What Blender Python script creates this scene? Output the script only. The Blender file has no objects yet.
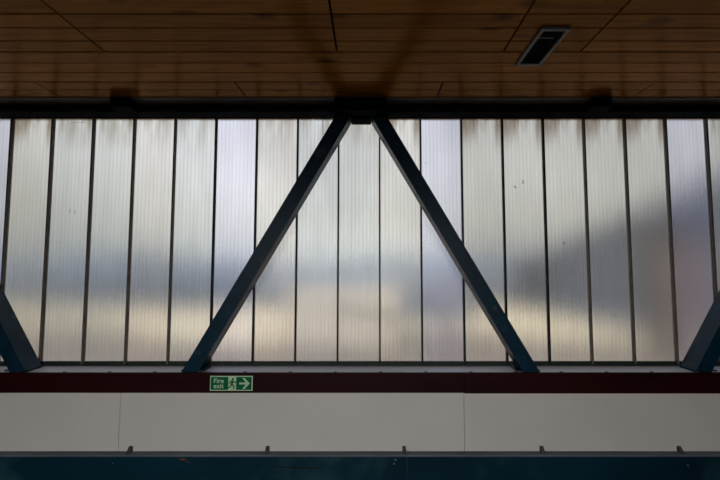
import bpy, bmesh, math, random
from mathutils import Vector
random.seed(7)
S = bpy.context.scene
COL = S.collection

# ---------------------------------------------------------------- camera
CAM_Z = 1.6
TH = math.atan(27 / 400)
CT, ST = math.cos(TH), math.sin(TH)
cd = bpy.data.cameras.new('camera')
cd.sensor_width = 36; cd.lens = 20.0; cd.shift_x = -10 / 720
cd.clip_start = .05; cd.clip_end = 500
cam = bpy.data.objects.new('camera', cd); COL.objects.link(cam)
cam.location = (0, 0, CAM_Z); cam.rotation_euler = (math.pi / 2 + TH, 0, 0)
S.camera = cam

def P(px, py, Y):
    """photo point -> (X, Z) on the vertical plane at distance Y"""
    u = (px - 370) / 400; v = (240 - py) / 400
    t = Y / (CT - v * ST)
    return u * t, CAM_Z + t * (ST + v * CT)
def ZZ(py, Y): return P(370, py, Y)[1]
def XX(px, py, Y): return P(px, py, Y)[0]
CEIL = ZZ(103, 2.77)
def C(px, py):
    """photo point -> (X, Y) on the ceiling"""
    u = (px - 370) / 400; v = (240 - py) / 400
    t = (CEIL - CAM_Z) / (ST + v * CT)
    return u * t, t * (CT - v * ST)

# ---------------------------------------------------------------- world: overcast sky
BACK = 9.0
W = bpy.data.worlds.new('world'); S.world = W; W.use_nodes = True
nt = W.node_tree; nt.nodes.clear()
def N(t, k, **kw):
    n = t.nodes.new(k)
    for a, b in kw.items(): setattr(n, a, b)
    return n
wo = N(nt, 'ShaderNodeOutputWorld'); bg = N(nt, 'ShaderNodeBackground')
tc = N(nt, 'ShaderNodeTexCoord'); sp = N(nt, 'ShaderNodeSeparateXYZ')
nt.links.new(tc.outputs['Generated'], sp.inputs[0])
rp = N(nt, 'ShaderNodeValToRGB')
e = rp.color_ramp.elements
e[0].position = 0.0; e[0].color = (.55, .58, .60, 1)
e[1].position = .10; e[1].color = (.80, .80, .76, 1)
for p_, c_ in ((.22, (.98, .98, .98, 1)), (.5, (.95, .97, 1.03, 1)), (1, (.80, .85, 1, 1))):
    x = e.new(p_); x.color = c_
nt.links.new(sp.outputs['Z'], rp.inputs[0])
nz = N(nt, 'ShaderNodeTexNoise'); nz.inputs['Scale'].default_value = 3.2; nz.inputs['Detail'].default_value = 4
nt.links.new(tc.outputs['Generated'], nz.inputs['Vector'])
mr = N(nt, 'ShaderNodeMapRange'); mr.inputs['From Min'].default_value = .3; mr.inputs['From Max'].default_value = .7
mr.inputs['To Min'].default_value = .54; mr.inputs['To Max'].default_value = .88
nt.links.new(nz.outputs['Fac'], mr.inputs['Value'])
vm = N(nt, 'ShaderNodeVectorMath', operation='SCALE')
nt.links.new(rp.outputs['Color'], vm.inputs[0]); nt.links.new(mr.outputs[0], vm.inputs['Scale'])
# a brighter break in the cloud ahead
cdir = Vector((-.22, 1, .17)).normalized()
dt = N(nt, 'ShaderNodeVectorMath', operation='DOT_PRODUCT'); nt.links.new(tc.outputs['Generated'], dt.inputs[0]); dt.inputs[1].default_value = cdir
cb = N(nt, 'ShaderNodeMapRange'); cb.interpolation_type = 'SMOOTHSTEP'
cb.inputs['From Min'].default_value = .84; cb.inputs['From Max'].default_value = 1.0
cb.inputs['To Min'].default_value = 1.0; cb.inputs['To Max'].default_value = 1.42
nt.links.new(dt.outputs['Value'], cb.inputs['Value'])
v3_ = N(nt, 'ShaderNodeVectorMath', operation='SCALE')
nt.links.new(vm.outputs[0], v3_.inputs[0]); nt.links.new(cb.outputs[0], v3_.inputs['Scale']); vm = v3_
# sky boosted behind the camera, a glow added to light the interior
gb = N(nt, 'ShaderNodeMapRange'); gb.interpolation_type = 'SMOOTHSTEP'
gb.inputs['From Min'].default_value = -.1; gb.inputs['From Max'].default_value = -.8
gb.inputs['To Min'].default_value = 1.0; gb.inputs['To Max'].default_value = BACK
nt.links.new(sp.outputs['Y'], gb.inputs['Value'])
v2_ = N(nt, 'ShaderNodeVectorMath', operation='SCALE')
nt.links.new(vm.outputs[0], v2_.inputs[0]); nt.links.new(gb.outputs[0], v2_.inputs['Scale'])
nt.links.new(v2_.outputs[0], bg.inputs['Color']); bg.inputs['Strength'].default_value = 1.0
nt.links.new(bg.outputs[0], wo.inputs['Surface'])

S.view_settings.view_transform = 'Standard'; S.view_settings.look = 'None'
S.view_settings.gamma = 1; S.view_settings.use_curve_mapping = False
S.view_settings.exposure = 0.0
S.cycles.max_bounces = 14; S.cycles.transmission_bounces = 10; S.cycles.diffuse_bounces = 6
S.cycles.use_denoising = True
S.cycles.caustics_refractive = True
S.cycles.sample_clamp_indirect = 4

# ---------------------------------------------------------------- materials
def mat(name, col, rough=.6, spec=.5, var=0., vscale=8., stretch=(1, 1, 1), coat=0., bump=0., metal=0., dark=None, dpos=(.62, .72)):
    m = bpy.data.materials.new(name); m.use_nodes = True
    t = m.node_tree; b = t.nodes['Principled BSDF']
    b.inputs['Roughness'].default_value = rough
    b.inputs['Specular IOR Level'].default_value = spec
    b.inputs['Metallic'].default_value = metal
    if coat: b.inputs['Coat Weight'].default_value = coat; b.inputs['Coat Roughness'].default_value = .3
    c = N(t, 'ShaderNodeTexCoord'); mp = N(t, 'ShaderNodeMapping'); mp.inputs['Scale'].default_value = stretch
    t.links.new(c.outputs['Object'], mp.inputs[0])
    n = N(t, 'ShaderNodeTexNoise'); n.inputs['Scale'].default_value = vscale; n.inputs['Detail'].default_value = 6
    t.links.new(mp.outputs[0], n.inputs['Vector'])
    r = N(t, 'ShaderNodeValToRGB')
    a = [max(0, x * (1 - var)) for x in col]; z = [x * (1 + var) for x in col]
    r.color_ramp.elements[0].position = .3; r.color_ramp.elements[0].color = (*a, 1)
    r.color_ramp.elements[1].position = .7; r.color_ramp.elements[1].color = (*z, 1)
    t.links.new(n.outputs['Fac'], r.inputs[0])
    out = r.outputs[0]
    if dark:
        n2 = N(t, 'ShaderNodeTexNoise'); n2.inputs['Scale'].default_value = vscale * .8; n2.inputs['Detail'].default_value = 9
        t.links.new(c.outputs['Object'], n2.inputs['Vector'])
        r2 = N(t, 'ShaderNodeValToRGB')
        r2.color_ramp.elements[0].position = dpos[0]; r2.color_ramp.elements[0].color = (0, 0, 0, 1)
        r2.color_ramp.elements[1].position = dpos[1]; r2.color_ramp.elements[1].color = (1, 1, 1, 1)
        t.links.new(n2.outputs['Fac'], r2.inputs[0])
        mx = N(t, 'ShaderNodeMix', data_type='RGBA')
        t.links.new(r2.outputs[0], mx.inputs['Factor']); t.links.new(out, mx.inputs['A'])
        mx.inputs['B'].default_value = (*dark, 1); out = mx.outputs['Result']
    t.links.new(out, b.inputs['Base Color'])
    if bump:
        bp = N(t, 'ShaderNodeBump'); bp.inputs['Strength'].default_value = bump; bp.inputs['Distance'].default_value = .004
        t.links.new(n.outputs['Fac'], bp.inputs['Height']); t.links.new(bp.outputs[0], b.inputs['Normal'])
    return m

def wood_mat():
    m = bpy.data.materials.new('varnished_pine'); m.use_nodes = True
    t = m.node_tree; b = t.nodes['Principled BSDF']; L = t.links.new
    t.nodes.remove(b)
    b = N(t, 'ShaderNodeBsdfDiffuse'); gb_ = N(t, 'ShaderNodeBsdfGlossy'); gb_.inputs['Roughness'].default_value = .19
    gb_.inputs['Color'].default_value = (.90, .56, .33, 1)      # amber varnish
    fr_ = N(t, 'ShaderNodeFresnel'); fr_.inputs['IOR'].default_value = 1.42
    ms_ = N(t, 'ShaderNodeMixShader'); L(fr_.outputs[0], ms_.inputs[0]); L(b.outputs[0], ms_.inputs[1]); L(gb_.outputs[0], ms_.inputs[2])
    L(ms_.outputs[0], t.nodes['Material Output'].inputs['Surface'])
    c = N(t, 'ShaderNodeTexCoord'); at = N(t, 'ShaderNodeAttribute'); at.attribute_name = 'tone'
    # every board has its own offset so the grain does not run across boards
    off = N(t, 'ShaderNodeVectorMath', operation='MULTIPLY_ADD')
    L(at.outputs['Color'], off.inputs[0]); off.inputs[1].default_value = (37, 11, 5); L(c.outputs['Object'], off.inputs[2])
    mp = N(t, 'ShaderNodeMapping'); mp.inputs['Scale'].default_value = (.8, 16, 1); L(off.outputs[0], mp.inputs[0])
    n = N(t, 'ShaderNodeTexNoise'); n.inputs['Scale'].default_value = 3; n.inputs['Detail'].default_value = 7; n.inputs['Distortion'].default_value = .6
    L(mp.outputs[0], n.inputs['Vector'])
    r = N(t, 'ShaderNodeValToRGB')
    r.color_ramp.elements[0].position = .28; r.color_ramp.elements[0].color = (.23, .076, .005, 1)
    r.color_ramp.elements[1].position = .7; r.color_ramp.elements[1].color = (.45, .165, .013, 1)
    L(n.outputs['Fac'], r.inputs[0])
    # knots
    mk = N(t, 'ShaderNodeMapping'); mk.inputs['Scale'].default_value = (.5, .9, .4); L(off.outputs[0], mk.inputs[0])
    v = N(t, 'ShaderNodeTexVoronoi'); v.inputs['Scale'].default_value = 4.5; L(mk.outputs[0], v.inputs['Vector'])
    kr = N(t, 'ShaderNodeValToRGB')
    kr.color_ramp.elements[0].position = .06; kr.color_ramp.elements[0].color = (.10, .07, .05, 1)
    kr.color_ramp.elements[1].position = .19; kr.color_ramp.elements[1].color = (1, 1, 1, 1)
    L(v.outputs['Distance'], kr.inputs[0])
    mx = N(t, 'ShaderNodeMix', data_type='RGBA', blend_type='MULTIPLY'); mx.inputs['Factor'].default_value = .8
    L(r.outputs[0], mx.inputs['A']); L(kr.outputs[0], mx.inputs['B'])
    s = N(t, 'ShaderNodeSeparateColor'); L(at.outputs['Color'], s.inputs[0])
    ml = N(t, 'ShaderNodeMapRange'); ml.inputs['To Min'].default_value = .72; ml.inputs['To Max'].default_value = 1.25; L(s.outputs[0], ml.inputs['Value'])
    sc = N(t, 'ShaderNodeVectorMath', operation='SCALE'); L(mx.outputs['Result'], sc.inputs[0]); L(ml.outputs[0], sc.inputs['Scale'])
    L(sc.outputs[0], b.inputs['Color'])
    bp = N(t, 'ShaderNodeBump'); bp.inputs['Strength'].default_value = .25; bp.inputs['Distance'].default_value = .003
    L(n.outputs['Fac'], bp.inputs['Height']); L(bp.outputs[0], b.inputs['Normal']); L(bp.outputs[0], gb_.inputs['Normal'])
    return m

def pane_mat(name, tint, diff, rough, stain, ribs=.10, seed=0., web=(0, 0)):
    """fluted polycarbonate: rough see-through plus a diffusing share, dirt at the head"""
    m = bpy.data.materials.new(name); m.use_nodes = True
    t = m.node_tree; t.nodes.clear(); L = t.links.new
    o = N(t, 'ShaderNodeOutputMaterial')
    g = N(t, 'ShaderNodeBsdfRefraction'); g.inputs['Roughness'].default_value = rough; g.inputs['IOR'].default_value = 1.45
    tr = N(t, 'ShaderNodeBsdfTranslucent'); gl = N(t, 'ShaderNodeBsdfGlossy'); gl.inputs['Roughness'].default_value = .25
    gl.inputs['Color'].default_value = (1, 1, 1, 1)
    c = N(t, 'ShaderNodeTexCoord'); s = N(t, 'ShaderNodeSeparateXYZ'); L(c.outputs['Object'], s.inputs[0])
    # vertical webs inside the sheet every 28 mm
    k = N(t, 'ShaderNodeMath', operation='MULTIPLY'); k.inputs[1].default_value = 2 * math.pi / .0284; L(s.outputs['X'], k.inputs[0])
    w = N(t, 'ShaderNodeMath', operation='COSINE'); L(k.outputs[0], w.inputs[0])
    wr = N(t, 'ShaderNodeMapRange'); wr.inputs['From Min'].default_value = .2; wr.inputs['From Max'].default_value = 1
    wr.inputs['To Min'].default_value = 1; wr.inputs['To Max'].default_value = 1 - ribs; L(w.outputs[0], wr.inputs['Value'])
    # streaks running down + dirt collected at the head of the sheet (object Z=0 is the head)
    ad = N(t, 'ShaderNodeVectorMath', operation='ADD'); ad.inputs[1].default_value = (seed * 3.1, 0, seed * 1.7); L(c.outputs['Object'], ad.inputs[0])
    mp = N(t, 'ShaderNodeMapping'); mp.inputs['Scale'].default_value = (9, 1, 1.6); L(ad.outputs[0], mp.inputs[0])
    n = N(t, 'ShaderNodeTexNoise'); n.inputs['Scale'].default_value = 1.4; n.inputs['Detail'].default_value = 2; L(mp.outputs[0], n.inputs['Vector'])
    top = N(t, 'ShaderNodeMapRange'); top.inputs['From Min'].default_value = -.30; top.inputs['From Max'].default_value = 0
    top.inputs['To Min'].default_value = 0; top.inputs['To Max'].default_value = 1; L(s.outputs['Z'], top.inputs['Value'])
    pw = N(t, 'ShaderNodeMath', operation='POWER'); pw.inputs[1].default_value = 1.6; L(top.outputs[0], pw.inputs[0])
    nm = N(t, 'ShaderNodeMapRange'); nm.inputs['From Min'].default_value = .4; nm.inputs['From Max'].default_value = .65; L(n.outputs['Fac'], nm.inputs['Value'])
    dm = N(t, 'ShaderNodeMath', operation='MULTIPLY'); L(pw.outputs[0], dm.inputs[0]); L(nm.outputs[0], dm.inputs[1])
    ds = N(t, 'ShaderNodeMath', operation='MULTIPLY'); ds.inputs[1].default_value = stain; L(dm.outputs[0], ds.inputs[0])
    bt = N(t, 'ShaderNodeMapRange'); bt.inputs['From Min'].default_value = .3; bt.inputs['From Max'].default_value = .75
    bt.inputs['To Min'].default_value = 1.0; bt.inputs['To Max'].default_value = .95; L(n.outputs['Fac'], bt.inputs['Value'])
    m1 = N(t, 'ShaderNodeMix', data_type='RGBA'); m1.inputs['A'].default_value = (*tint, 1); m1.inputs['B'].default_value = (.36, .27, .16, 1)
    L(ds.outputs[0], m1.inputs['Factor'])
    q = N(t, 'ShaderNodeMath', operation='MULTIPLY'); L(wr.outputs[0], q.inputs[0]); L(bt.outputs[0], q.inputs[1])
    sc = N(t, 'ShaderNodeVectorMath', operation='SCALE'); L(m1.outputs['Result'], sc.inputs[0]); L(q.outputs[0], sc.inputs['Scale'])
    L(sc.outputs[0], g.inputs['Color']); L(sc.outputs[0], tr.inputs['Color'])
    a = N(t, 'ShaderNodeMixShader'); a.inputs[0].default_value = diff; L(g.outputs[0], a.inputs[1]); L(tr.outputs[0], a.inputs[2])
    b = N(t, 'ShaderNodeMixShader'); b.inputs[0].default_value = .05; L(a.outputs[0], b.inputs[1]); L(gl.outputs[0], b.inputs[2])
    L(b.outputs[0], o.inputs[0])
    return m

M = dict(
    wood=wood_mat(),
    void=mat('dark_void', (.006, .005, .004), .95, .1),
    navy=mat('navy_steel_paint', (.003, .022, .042), .36, .15, .35, 9, bump=.15, dark=(.02, .05, .065), dpos=(.62, .7)),
    chord=mat('shaded_chord_navy', (.002, .005, .011), .7, .05, .3, 9),  # navy darkened: shade on chord, brackets and wall head put into the colour
    teal=mat('teal_steel_paint', (.0015, .020, .034), .42, .15, .35, 3, (.35, 1, 1), bump=.2, dark=(.016, .055, .070), dpos=(.57, .70)),
    flange=mat('flange_paint', (.10, .11, .13), .6, .4, .25, 12, (.2, 1, 1)),
    cream=mat('cream_panel', (.58, .555, .52), .55, .3, .03, 2.5),
    maroon=mat('maroon_gloss_paint', (.017, .0012, .002), .5, .10, .3, 10, (.15, 1, 1), bump=.1),
    strip=mat('grey_cover_strip', (.16, .15, .13), .3, .5, .2, 6),
    grime=mat('grey_grime', (.16, .14, .12), .9, .1, .2, 60),
    frame=mat('dark_green_frame', (.010, .014, .013), .6, .3, .4, 20),
    bar=mat('grey_glazing_bar', (.10, .08, .06), .5, .4, .4, 25),
    gasket=mat('dark_gasket', (.006, .012, .010), .7, .2),
    sill=mat('grey_sill', (.74, .74, .80), .5, .4, .15, 6, (.3, 1, 1)),
    lead=mat('lead_clip', (.10, .10, .11), .6, .3, .3, 20),
    rust=mat('worn_steel', (.06, .05, .045), .7, .3, .5, 60),
    chip=mat('chipped_paint', (.16, .20, .22), .7, .3, .3, 60),
    rustpatch=mat('rust_patch', (.10, .05, .03), .8, .2, .4, 60),
    alu=mat('grey_metal_frame', (.20, .19, .17), .4, .5, .1, 20),
    lamp=mat('dull_white_tube', (.16, .13, .09), .4, .5),
    signgreen=mat('sign_green', (.002, .11, .035), .6, .1, .05),
    signpale=mat('sign_pale', (.44, .60, .40), .5, .3, .06, 60),
    plaster=mat('grey_plaster', (.10, .09, .08), .8, .3, .1),
    floor=mat('brown_floor', (.07, .06, .05), .8, .2, .15),
    ground=mat('tan_ground', (.19, .155, .125), .9, .2, .15, .12),
    sunlit=mat('sunlit_tan', (.60, .50, .34), .9, .2, .1, .12),  # pale tone carries the sunlight on this strip of ground
    farland=mat('dark_field', (.075, .083, .098), .95, .1, .3, .05),
    hill=mat('blue_hill', (.11, .125, .15), .95, .1, .2, .1),
    slate=mat('slate_roof', (.045, .048, .062), .8, .2, .25, 1.0),
    brickm=mat('brown_brick', (.085, .062, .055), .9, .2, .2, 3),
    tanwall=mat('tan_wall', (.30, .25, .20), .9, .2, .1, 1),
    leaf=mat('grey_leaf', (.10, .10, .11), .9, .2, .4, 2),
)
OLD = []
for i, (tint, diff, st) in enumerate([((.925, .94, .93), .10, .5), ((.95, .945, .93), .11, .4), ((.93, .945, .945), .10, .25), ((.95, .95, .925), .10, .65)]):
    OLD.append(pane_mat('aged_pane_%s' % 'abcd'[i], tint, diff, .23, st, .06, 1.3 * i))
NEW = pane_mat('clear_pane', (.94, .95, 1.0), .05, .24, .0, .05, 9)

# ---------------------------------------------------------------- builders
def box(bm, x0, x1, y0, y1, z0, z1, bev=0.):
    vs = [bm.verts.new((x, y, z)) for x in (x0, x1) for y in (y0, y1) for z in (z0, z1)]
    fs = []
    for f in ((0, 1, 3, 2), (4, 6, 7, 5), (0, 4, 5, 1), (2, 3, 7, 6), (0, 2, 6, 4), (1, 5, 7, 3)):
        fs.append(bm.faces.new([vs[i] for i in f]))
    if bev:
        ed = list({e for f in fs for e in f.edges})
        bmesh.ops.bevel(bm, geom=ed, offset=bev, segments=2, profile=.5, affect='EDGES')
    return bm
def prism(bm, pts, y0, y1):
    """outline pts in (x, z), extruded from y0 to y1"""
    a = [bm.verts.new((x, y0, z)) for x, z in pts]; b = [bm.verts.new((x, y1, z)) for x, z in pts]
    bm.faces.new(a); bm.faces.new(b[::-1])
    for i in range(len(pts)):
        j = (i + 1) % len(pts); bm.faces.new((a[j], a[i], b[i], b[j]))
    return bm
def xprism(bm, pts, x0, x1):
    """outline pts in (y, z), extruded from x0 to x1"""
    a = [bm.verts.new((x0, y, z)) for y, z in pts]; b = [bm.verts.new((x1, y, z)) for y, z in pts]
    bm.faces.new(a); bm.faces.new(b[::-1])
    for i in range(len(pts)):
        j = (i + 1) % len(pts); bm.faces.new((a[j], a[i], b[i], b[j]))
    return bm
def disc(bm, x, z, y0, y1, r, n=14):
    return prism(bm, [(x + r * math.cos(2 * math.pi * i / n), z + r * math.sin(2 * math.pi * i / n)) for i in range(n)], y0, y1)
def obj(name, bm, m, parent=None, loc=None):
    bmesh.ops.recalc_face_normals(bm, faces=bm.faces)
    me = bpy.data.meshes.new(name)
    if loc is not None: bmesh.ops.translate(bm, verts=bm.verts, vec=-Vector(loc))
    bm.to_mesh(me); bm.free(); me.materials.append(m)
    o = bpy.data.objects.new(name, me); COL.objects.link(o)
    if loc is not None: o.location = loc
    if parent:
        o.parent = parent; o.location = o.location - parent.location if loc is not None else -parent.location
    return o
def thing(name, label, cat, loc, group=None):
    o = bpy.data.objects.new(name, None); COL.objects.link(o); o.location = loc; o.empty_display_size = .1
    if label: o['label'] = label
    if cat: o['category'] = cat
    if group: o['group'] = group
    return o
def tag(o, label, cat, group=None):
    o['label'] = label; o['category'] = cat
    if group: o['group'] = group
    return o
def struct(o): o['kind'] = 'structure'; return o
B = bmesh.new

# ---------------------------------------------------------------- planes
YW = 2.775      # face of the cream panelling
YR = 2.752      # face of the maroon rail
YT, YTB = 2.785, 2.925   # truss front / back
YG = 2.945      # glazing bars front
YP0, YP1 = 2.962, 2.972  # panes
HW = 4.9        # half width of the room
YB = -2.4       # back wall

# floor, ceiling, walls
struct(obj('floor', box(B(), -HW - .1, HW + .1, YB - .1, 3.1, -.12, 0), M['floor']))
struct(obj('wall_left', box(B(), -HW - .1, -HW, YB, 3.1, 0, CEIL + .02), M['plaster']))
struct(obj('wall_right', box(B(), HW, HW + .1, YB, 3.1, 0, CEIL + .02), M['plaster']))
OX0, OX1, OZ0, OZ1 = -2.6, 1.9, .9, 2.5
b = B()
box(b, -HW, HW, YB - .1, YB, 0, OZ0); box(b, -HW, HW, YB - .1, YB, OZ1, CEIL + .02)
box(b, -HW, OX0, YB - .1, YB, OZ0, OZ1); box(b, OX1, HW, YB - .1, YB, OZ0, OZ1)
wb = struct(obj('wall_back', b, M['plaster']))
fr = B(); box(fr, OX0, OX1, YB - .09, YB + .02, OZ0, OZ0 + .05); box(fr, OX0, OX1, YB - .09, YB + .02, OZ1 - .05, OZ1)
for x in (OX0, (OX0 + OX1) / 2 - .025, OX1 - .05): box(fr, x, x + .05, YB - .085, YB + .015, OZ0 + .05, OZ1 - .05)
struct(obj('window_2', fr, M['frame']))

# ceiling boards, one mesh with real grooves and butt joints
rows_px = [14, 28, 41, 52, 63, 72.5, 82, 90, 97]
rows = [C(370, y)[1] for y in rows_px]
pitch = .1105
edges = []
y = rows[0]
while y > YB: y -= pitch; edges.insert(0, y)
edges += rows
y = rows[-1]
while y < 3.1: y += pitch; edges.append(y)
yA, yB_ = C(370, 52)[1], C(370, 82)[1]; yC = C(370, 97)[1]
jA = [C(105, 52)[0], C(337, 52)[0], C(503, 52)[0], C(580, 52)[0]]
jC = [C(50, 91)[0], C(246, 97)[0], C(437, 97)[0], C(633, 97)[0]]
b = B(); lay = b.loops.layers.color.new('tone')
def board(x0, x1, y0, y1, g0=.0012, g1=.0012):
    n0 = len(b.faces); c = .0035
    y0 += g0; y1 -= g1
    pr = [(y0, CEIL + .016), (y0, CEIL + c), (y0 + c, CEIL), (y1 - c, CEIL), (y1, CEIL + c), (y1, CEIL + .016)]
    xprism(b, pr, x0 + .0015, x1 - .0015)
    b.faces.ensure_lookup_table()
    r = (random.random(), random.random(), random.random(), 1)
    for f in b.faces[n0:]:
        for l in f.loops: l[lay] = r
for y0, y1 in zip(edges[:-1], edges[1:]):
    mid = (y0 + y1) / 2
    g0 = .0035 if any(abs(y0 - q) < .01 for q in (yA, yB_, yC)) else .0014
    g1 = .0035 if any(abs(y1 - q) < .01 for q in (yA, yB_, yC)) else .0014
    js = jA if mid < yA else ([] if mid < yB_ else jC)
    if mid > yC: js = [j + .4 for j in jC]
    xs = [-HW] + list(js) + [HW]
    if mid < yA and js: xs = [-HW, jA[0] - 2.0] + js + [jA[3] + 1.9, HW]
    # odd boards are cut in a slightly different place so the joints step
    for a_, c_ in zip(xs[:-1], xs[1:]):
        board(a_ + (.0035 if a_ > -HW else 0), c_ - (.0035 if c_ < HW else 0), y0, y1, g0, g1)
ceiling = struct(obj('ceiling', b, M['wood']))
bk = obj('ceiling_backing', box(B(), -HW, HW, YB, 3.1, CEIL + .0165, CEIL + .08), M['void'], ceiling)

ys_ = C(370, 97.6)[1]
obj('cover_strip', box(B(), -HW, HW, ys_, YT - .0008, CEIL - .0025, CEIL - .0002), M['strip'], ceiling)

# front wall: base + three cream panels
jx = [XX(120.5, 395, YW), XX(463.8, 395, YW)]
ZR0, ZR1 = ZZ(393, YR), ZZ(373, YR)     # rail bottom and top
ZS = ZR1 - .004                          # sill level
wf = struct(obj('wall_front', box(B(), -HW, HW, YW + .013, YP1 + .005, 0, ZS - .0205), M['plaster']))
for x0, x1 in ((-HW, jx[0]), (jx[0], jx[1]), (jx[1], HW)):
    p = obj('wall_panel', box(B(), x0 + .0012, x1 - .0012, YW, YW + .0125, .02, ZR0 + .03, .0012), M['cream'], wf)
# above the head of the glazing
ZH = ZZ(118.5, YP0)
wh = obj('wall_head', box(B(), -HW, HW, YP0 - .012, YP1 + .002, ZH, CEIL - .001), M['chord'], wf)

# maroon timber rails: two lengths meeting at the right-hand panel joint
for i, (x0, x1, dz) in enumerate(((-HW, jx[1], 0), (jx[1], HW, -.004))):
    o = obj('timber_rail', box(B(), x0 + .001, x1 - .001, YR, YW - .0005, ZR0 + dz, ZR1, .002), M['maroon'])
    tag(o, ['long dark maroon timber rail left of the panel joint, carrying the green exit sign',
            'dark maroon timber rail at the right, without a sign, starting at the panel joint'][i], 'rail')

# ---------------------------------------------------------------- window_1: the long strip of fluted panes
win = thing('window_1', None, None, (0, YG, ZS)); struct(win)
ZB = ZZ(361.2, YP0)
b = B(); box(b, -HW, HW, YG + .004, YP0 - .001, ZS, ZB - .006, .002); box(b, -HW, HW, YG + .010, YP1, ZB - .006, ZB)
o = obj('bottom_frame', b, M['frame'], win)
b = B(); xprism(b, [(YW + .0005, ZS - .02), (YW + .0005, ZS - .002), (YG + .004, ZS + .0), (YG + .004, ZS - .02)], -HW, HW)
obj('window_sill', b, M['sill'], win)
X0 = XX(380, 360, YG); SPX = XX(422.65, 360, YG) - X0
bars = [X0 + SPX * k for k in range(-14, 15)]
for k, x in zip(range(-14, 15), bars):
    bw = .0055
    bb = B(); box(bb, x - bw, x + bw, YG, YP1 + .01, ZB - .02, ZH + .002, .0015)
    j = obj('glazing_bar', bb, M['bar'] if abs(k) > 4 else M['gasket'], win)
    bb = B(); box(bb, x - .010, x + .010, YW + .002, YW + .018, ZS + .0002, ZS + .006, .002)
    obj('sill_clip', bb, M['lead'], win)
new_k = {-10: 'bright lilac clear pane at the left edge of the picture',
         -4: 'bright lilac clear pane just left of the left-hand central brace top',
         1: 'bright lilac clear pane crossed by the right-hand central brace',
         7: 'bright lilac clear pane at the right, brown and dark lower down'}
for k in range(-14, 14):
    x0, x1 = X0 + SPX * k + .006, X0 + SPX * (k + 1) - .006
    bb = B(); box(bb, x0, x1, YP0, YP1, ZB, ZH + .001)
    m = NEW if k in new_k else OLD[{2: 3, 3: 3, 4: 3, 5: 3, 6: 3, -9: 3, -8: 0, 0: 3}.get(k, [1, 2, 0][k % 3])]
    o = obj('pane', bb, m, win, ((x0 + x1) / 2, (YP0 + YP1) / 2, ZH))
    if k in new_k: o['label'] = new_k[k]
    for (kk, px, py, w_, h_, ti) in ((3, 515, 187, .004, .02, .5), (3, 523, 182, .003, .03, 0), (-8, 70, 211, .002, .03, 0), (-8, 75, 212, .002, .028, 0),
                             (-2, 323, 127, .0022, .12, .03), (-2, 328, 124, .0016, .07, -.04), (4, 564, 243, .004, .02, .2), (6, 656, 161, .004, .006, 0),
                             (-9, 78, 122.5, .10, .002, 0), (5, 622, 292, .012, .006, .2), (1, 426, 163, .006, .005, 0)):
        if kk == k:
            mx_, mz_ = P(px, py, YP0); bb = B(); w_ = w_ * 1.8 if w_ < .05 else w_
            prism(bb, [(mx_ - w_ / 2 + ti * h_ / 2, mz_ - h_ / 2), (mx_ + w_ / 2 + ti * h_ / 2, mz_ - h_ / 2), (mx_ + w_ / 2 - ti * h_ / 2, mz_ + h_ / 2), (mx_ - w_ / 2 - ti * h_ / 2, mz_ + h_ / 2)], YP0 - .0008, YP0 - .0002)
            q_ = obj('scratch_mark', bb, M['grime'], o, (mx_, YP0, mz_)); q_.location = Vector((mx_, YP0, mz_)) - o.location - win.location

# ---------------------------------------------------------------- steel truss
tr = thing('steel_truss', 'navy painted steel roof truss with sloping braces standing in front of the glazing', 'truss', (0, YT, CEIL))
bmz0 = ZZ(111.5, YT)
YCB = 2.90
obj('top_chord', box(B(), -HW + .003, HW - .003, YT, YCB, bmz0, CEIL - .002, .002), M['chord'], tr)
PER = XX(540, 371, YT) - XX(26, 371, YT)
oxT, oxB = XX(334, 118, YT), XX(182, 371, YT)
ixT, ixB = XX(349.6, 118, YT), XX(202, 371, YT)
zT, zB_ = ZZ(118, YT), ZZ(371, YT)
slope = (oxB - oxT) / (zT - zB_)    # x moved per metre of drop
wdt = (ixT - oxT + .0)
cx = (XX(334, 118, YT) + XX(388, 118, YT)) / 2
def brace(side, c):
    """channel section leaning away from the apex at c"""
    zt, zb = bmz0 + .002, ZS
    def xo(z): return c + side * ((cx - oxT) + (-slope) * (zT - z))
    def q(z, d): return xo(z) - side * d
    bm = B()
    # web facing the room, two flanges running back: a channel
    fl = .010
    for d0, d1, ya, yb in ((0, wdt, YT, YT + .010), (0, fl, YT + .010, YTB), (wdt - fl, wdt, YT + .010, YTB)):
        pts = [(q(zt, d0), zt), (q(zt, d1), zt), (q(zb, d1), zb), (q(zb, d0), zb)]
        prism(bm, pts, ya, yb)
    o = obj('brace', bm, M['navy'], tr)
    return o
for k in (-1, 0, 1):
    for s in (-1, 1):
        c = cx + k * PER
        xf = c + s * ((cx - oxT) - slope * (zT - zB_))
        if abs(xf) < HW - .3: brace(s, c)
# foot plates where braces meet the sill
for k in (-1, 0, 1):
    for s in (-1, 1):
        c = cx + k * PER
        xf = c + s * ((cx - oxT) - slope * (zT - ZS))
        if abs(xf) < HW - .3:
            a = xf + s * .004; z = xf - s * (wdt + .045)
            obj('foot_plate', box(B(), min(a, z), max(a, z), YT + .004, YTB + .005, ZS + .0065, ZS + .0145, .001), M['navy'], tr)
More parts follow.
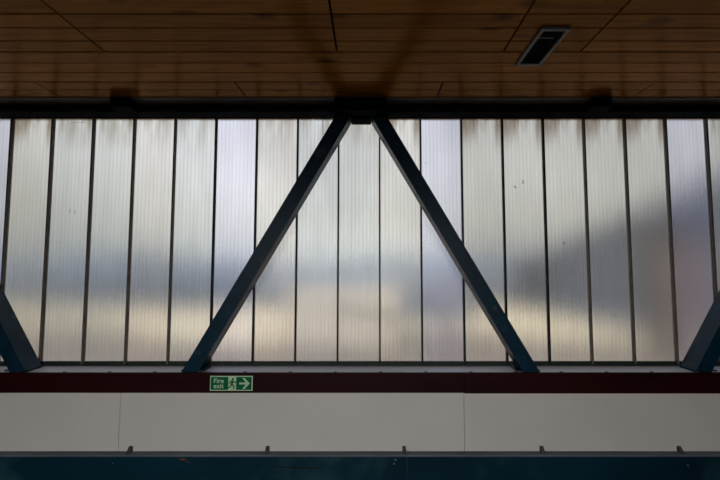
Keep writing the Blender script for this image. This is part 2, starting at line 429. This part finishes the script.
# apex gusset plates and chord brackets (stand proud of the chord towards the room)
YBK = 2.665
for k in (-1, 0, 1):
    c = cx + k * PER
    if abs(c) < HW - .3:
        hw = (XX(388, 118, YBK) - XX(335.5, 118, YBK)) / 2
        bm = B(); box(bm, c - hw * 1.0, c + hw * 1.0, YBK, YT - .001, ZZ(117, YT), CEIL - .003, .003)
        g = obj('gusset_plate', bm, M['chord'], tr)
        bm = B(); w2 = (XX(372, 118, YT) - XX(352, 118, YT)) / 2
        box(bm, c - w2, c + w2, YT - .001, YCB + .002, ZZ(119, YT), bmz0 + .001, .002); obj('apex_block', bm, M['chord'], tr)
        for dx in (-.07, -.025, .025, .07):
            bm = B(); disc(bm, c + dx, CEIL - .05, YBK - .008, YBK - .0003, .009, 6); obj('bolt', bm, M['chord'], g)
for px in (119, 603):
    x = XX(px, 108, YBK); w2 = .066
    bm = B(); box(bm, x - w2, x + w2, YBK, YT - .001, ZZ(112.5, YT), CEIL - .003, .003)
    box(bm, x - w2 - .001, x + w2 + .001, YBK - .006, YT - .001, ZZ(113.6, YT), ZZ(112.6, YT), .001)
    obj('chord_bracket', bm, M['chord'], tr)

# ---------------------------------------------------------------- bottom girders
ZF = ZZ(451, YW)                 # flange top
YF = 2.722
xs_j = XX(407.3, 470, YF)
tabs_px = [-5.5, 131.5, 268, 404, 541, 678, 815]
for i, (x0, x1) in enumerate(((-HW, xs_j - .002), (xs_j + .002, HW))):
    g = thing('steel_girder', ['blue painted steel girder along the wall foot, left length with the worn streak',
                               'blue painted steel girder along the wall foot, right length, clean and darker'][i], 'girder', ((x0 + x1) / 2, YF, .06))
    b = B(); box(b, x0, x1, YF + .002, YF + .014, .06, ZF - .014, .002)
    obj('web', b, M['teal'], g)
    b = B(); box(b, x0, x1, YF - .001, YW - .001, ZF - .0135, ZF, .002); obj('flange', b, M['flange'], g)
    b = B(); box(b, x0, x1, YF - .0, YW - .001, .045, .0595, .002); obj('flange', b, M['flange'], g)
    for px in tabs_px:
        x = XX(px, 446, YW); 
        if not (x0 < x + .004 and x - .004 < x1): continue
        zt = ZZ(445.8, YW)
        b = B(); xprism(b, [(YW - .0015, ZF + .0003), (YW - .0015, zt), (YW - .012, zt), (YF + .006, ZF + .0003)], x - .011, x + .011)
        o = obj('stiffener_tab', b, M['rust'], g)
    if i == 0:
        for px, py, r, m in ((257, 465.5, .011, 'gasket'),):
            x, z = P(px, py, YF); b = B(); disc(b, x, z, YF - .003, YF + .0018, r); obj('bolt', b, M[m], g)
        def patch(px, py, rx, rz, m, n=13):
            x, z = P(px, py, YF); rr = [random.uniform(.6, 1.1) for _ in range(n)]
            b = B(); prism(b, [(x + rx * rr[i] * math.cos(2 * math.pi * i / n), z + rz * rr[i] * math.sin(2 * math.pi * i / n)) for i in range(n)], YF + .0012, YF + .0022)
            return obj('paint_chip', b, M[m], g)
        patch(395.5, 459.8, .010, .006, 'chip'); patch(394, 464, .008, .005, 'chip'); patch(112.5, 463.5, .005, .004, 'chip')
        patch(183, 459.6, .030, .008, 'rustpatch'); patch(188, 462, .014, .006, 'rustpatch')
        # worn dark streak
        x, z = P(272, 467, YF); x2, z2 = P(325, 468.5, YF)
        n = 24; up = []; dn = []
        for q in range(n + 1):
            f = q / n; h_ = .002 + .006 * math.sin(f * math.pi) * random.uniform(.3, 1)
            xc = x + (x2 - x) * f; zc = z + (z2 - z) * f + random.uniform(-.0015, .0015)
            up.append((xc, zc + h_)); dn.append((xc, zc - h_))
        b = B(); prism(b, up + dn[::-1], YF + .0012, YF + .0020); obj('scratch', b, M['gasket'], g)
    else:
        x, z = P(688, 465.5, YF); b = B(); disc(b, x, z, YF - .001, YF + .0018, .005); obj('bolt', b, M['chip'], g)

# ---------------------------------------------------------------- fire exit sign
YS = YR - .0005
sx0, sz1 = P(210.4, 375.8, YS); sx1, sz0 = P(252.6, 390.6, YS)
sw, sh = sx1 - sx0, sz1 - sz0
sg = thing('fire_exit_sign', 'small green fire exit sign with pale border and arrow on the maroon rail', 'sign', (sx0, YS, sz0))
obj('sign_board', box(B(), sx0, sx1, YS - .004, YS, sz0, sz1, .0008), M['signpale'], sg)
bd = .0065
pw = sw * .185; px0 = sx0 + sw * .43
obj('green_field', box(B(), sx0 + bd, sx1 - bd, YS - .0052, YS - .0041, sz0 + bd, sz1 - bd), M['signgreen'], sg)
obj('pictogram_ground', box(B(), px0, px0 + pw, YS - .0062, YS - .0053, sz0 + bd * .9, sz1 - bd * .9), M['signpale'], sg)
# running figure going through the doorway
b = B(); u = sh - 2 * bd; fx, fz = px0 + pw * .5, sz0 + bd
ya, yb = YS - .0072, YS - .0063
disc(b, fx + .06 * u, fz + .84 * u, ya, yb, .085 * u, 12)
def limb(p, q, w):
    a = Vector((fx + p[0] * u, fz + p[1] * u)); c = Vector((fx + q[0] * u, fz + q[1] * u)); d = (c - a).normalized(); n_ = Vector((-d.y, d.x)) * w * u / 2
    prism(b, [tuple(a - n_), tuple(c - n_), tuple(c + n_), tuple(a + n_)], ya, yb)
limb((.04, .74), (-.04, .42), .17); limb((.05, .70), (.22, .56), .075); limb((.22, .56), (.30, .66), .07)
limb((.0, .70), (-.20, .62), .075); limb((-.20, .62), (-.26, .46), .07)
limb((-.02, .44), (.16, .30), .10); limb((.16, .30), (.12, .08), .09)
limb((-.04, .44), (-.14, .24), .10); limb((-.14, .24), (-.32, .16), .09)
obj('running_figure', b, M['signgreen'], sg)
# arrow
ax0, ax1 = sx0 + sw * .69, sx0 + sw * .935; az = (sz0 + sz1) / 2; ah = u * .42
b = B(); tk = u * .12
prism(b, [(ax0, az - tk * .6), (ax1 - .018, az - tk * .6), (ax1 - .018, az + tk * .6), (ax0, az + tk * .6)], ya, yb)
prism(b, [(ax1, az), (ax1 - ah * .95, az + ah), (ax1 - ah * .95 - tk * 1.6, az + ah), (ax1 - tk * 1.9, az), (ax1 - ah * .95 - tk * 1.6, az - ah), (ax1 - ah * .95, az - ah)], ya - .0004, yb - .0004)
obj('arrow', b, M['signpale'], sg)
for word, zz in (('Fire', .54), ('exit', .14)):
    cu = bpy.data.curves.new('lettering', 'FONT'); cu.body = word; cu.size = u * .50; cu.extrude = .0005; cu.offset = .0007; cu.space_character = 1.05
    tmp = bpy.data.objects.new('lettering', cu); COL.objects.link(tmp)
    bpy.context.view_layer.update()
    me = bpy.data.meshes.new_from_object(tmp.evaluated_get(bpy.context.evaluated_depsgraph_get()))
    bpy.data.objects.remove(tmp)
    me.materials.clear(); me.materials.append(M['signpale'])
    o = bpy.data.objects.new('lettering', me); COL.objects.link(o); o.parent = sg
    o.rotation_euler = (math.pi / 2, 0, 0); o.location = (sw * .085, -.0062, bd + u * zz)

# ---------------------------------------------------------------- ceiling fitting
v1 = C(541.5, 26.5); v2 = C(571, 26.5); v3 = C(540, 64); v4 = C(515, 64)
fx0, fx1 = (v1[0] + v4[0]) / 2, (v2[0] + v3[0]) / 2; fy0, fy1 = v1[1], v3[1]
th = thing('ceiling_light', 'unlit dark rectangular ceiling light with thin grey metal frame on the timber boards', 'light fitting', (fx0, fy0, CEIL))
b = B(); t_ = .017; d_ = .014
box(b, fx0, fx1, fy0, fy0 + t_, CEIL - d_, CEIL - .0005); box(b, fx0, fx1, fy1 - t_ * 1.3, fy1, CEIL - d_, CEIL - .0005)
box(b, fx0, fx0 + t_, fy0 + t_, fy1 - t_ * 1.3, CEIL - d_, CEIL - .0005); box(b, fx1 - t_, fx1, fy0 + t_, fy1 - t_ * 1.3, CEIL - d_, CEIL - .0005)
obj('frame', b, M['alu'], th)
obj('dark_recess_panel', box(B(), fx0 + t_, fx1 - t_, fy0 + t_, fy1 - t_ * 1.3, CEIL - .006, CEIL - .0005), M['void'], th)  # flat black panel, the shade of the recess put into its colour
yy = C(550, 36.5)[1]
obj('cross_bar', box(B(), fx0 + t_, fx1 - t_ - .03, yy - .004, yy + .004, CEIL - .009, CEIL - .0062), M['lamp'], th)

# ---------------------------------------------------------------- outside, seen blurred through the panes
GZ = -4.2
edge = [(-160, 58), (-40, 56), (-27, 55), (-17, 60), (-8, 50), (0, 44), (8, 44), (13, 48), (16, 52), (19, 78), (21, 60), (24, 38), (30, 31), (160, 36)]
edge2 = [(-160, 44), (-40, 43), (-27, 42), (-17, 33), (-8, 30), (0, 37), (8, 39), (13, 33), (16, 32), (19, 31), (21, 28), (24, 26.5), (30, 26.5), (160, 30)]
def slab(name, pts, z0, z1, m):
    bm = B(); a_ = [bm.verts.new((x, y, z1)) for x, y in pts]; c_ = [bm.verts.new((x, y, z0)) for x, y in pts]
    bm.faces.new(a_); bm.faces.new(c_[::-1])
    for i in range(len(pts)):
        j = (i + 1) % len(pts); bm.faces.new((a_[j], a_[i], c_[i], c_[j]))
    return struct(obj(name, bm, M[m]))
slab('ground', [(160, 3.4), (-160, 3.4)] + edge2, GZ - .2, GZ, 'ground')
slab('path', edge2[::-1] + edge, GZ - .2, GZ, 'sunlit')  # streak of sunlit ground, its light put into the colour
slab('ground_far', [(160, 190), (-160, 190)] + edge, GZ - .2, GZ, 'farland')
slab('ground_back', [(120, -3), (-120, -3), (-120, -120), (120, -120)], GZ - .2, GZ, 'farland')
b = B(); pts = [(-150, GZ)]
for i in range(61):
    x = -150 + 5 * i; pts.append((x, GZ + 8.6 + 1.9 * math.sin(x * .05) + 1.0 * math.sin(x * .13 + 1)))
pts.append((150, GZ))
prism(b, pts, 140, 165); struct(obj('hills', b, M['hill']))
def house(name, label, cat, px0, px1, pyb, pyt_l, pyt_r, Y, dep, wall, roof):
    x0 = XX(px0, 267, Y); x1 = XX(px1, 267, Y); zl = ZZ(pyt_l, Y); zr = ZZ(pyt_r, Y)
    t = thing(name, label, cat, ((x0 + x1) / 2, Y, GZ))
    b = B(); prism(b, [(x0, GZ), (x1, GZ), (x1, zr - 2.4), (x0, zl - .6)], Y, Y + dep); obj('wall', b, M[wall], t)
    b = B(); prism(b, [(x0 - .3, zl - .6), (x1 + .3, zr - 1.6), (x1 + .3, zr), (x0 - .3, zl)], Y - .3, Y + dep + .3); obj('roof', b, M[roof], t)
    return t
house('building', 'large dark building with sloping roof, blurred beyond the right-hand panes', 'building', 545, 900, 300, 262, 110, 56, 10, 'slate', 'slate')
house('building', 'low pale tan building blurred beyond the central panes between the braces', 'building', 290, 395, 300, 290, 290, 30, 8, 'tanwall', 'tanwall')
house('shed', 'narrow brown shed blurred beyond the lilac pane at the right', 'shed', 674, 716, 300, 218, 214, 24, 3, 'brickm', 'slate')
# a bush-like tree
b = B()
tx, tz = P(452, 290, 14)
for i in range(9):
    r = random.uniform(.35, .6)
    bmesh.ops.create_icosphere(b, subdivisions=2, radius=r, matrix=__import__('mathutils').Matrix.Translation((tx + random.uniform(-.6, .6), 14 + random.uniform(-.5, .5), tz + random.uniform(-.4, .6))))
tt = thing('tree', 'small dark tree blurred beyond the pane right of centre', 'tree', (tx, 14, GZ))
obj('foliage', b, M['leaf'], tt)
b = B(); box(b, tx - .12, tx + .12, 13.9, 14.1, GZ, tz, .03); obj('trunk', b, M['brickm'], tt)
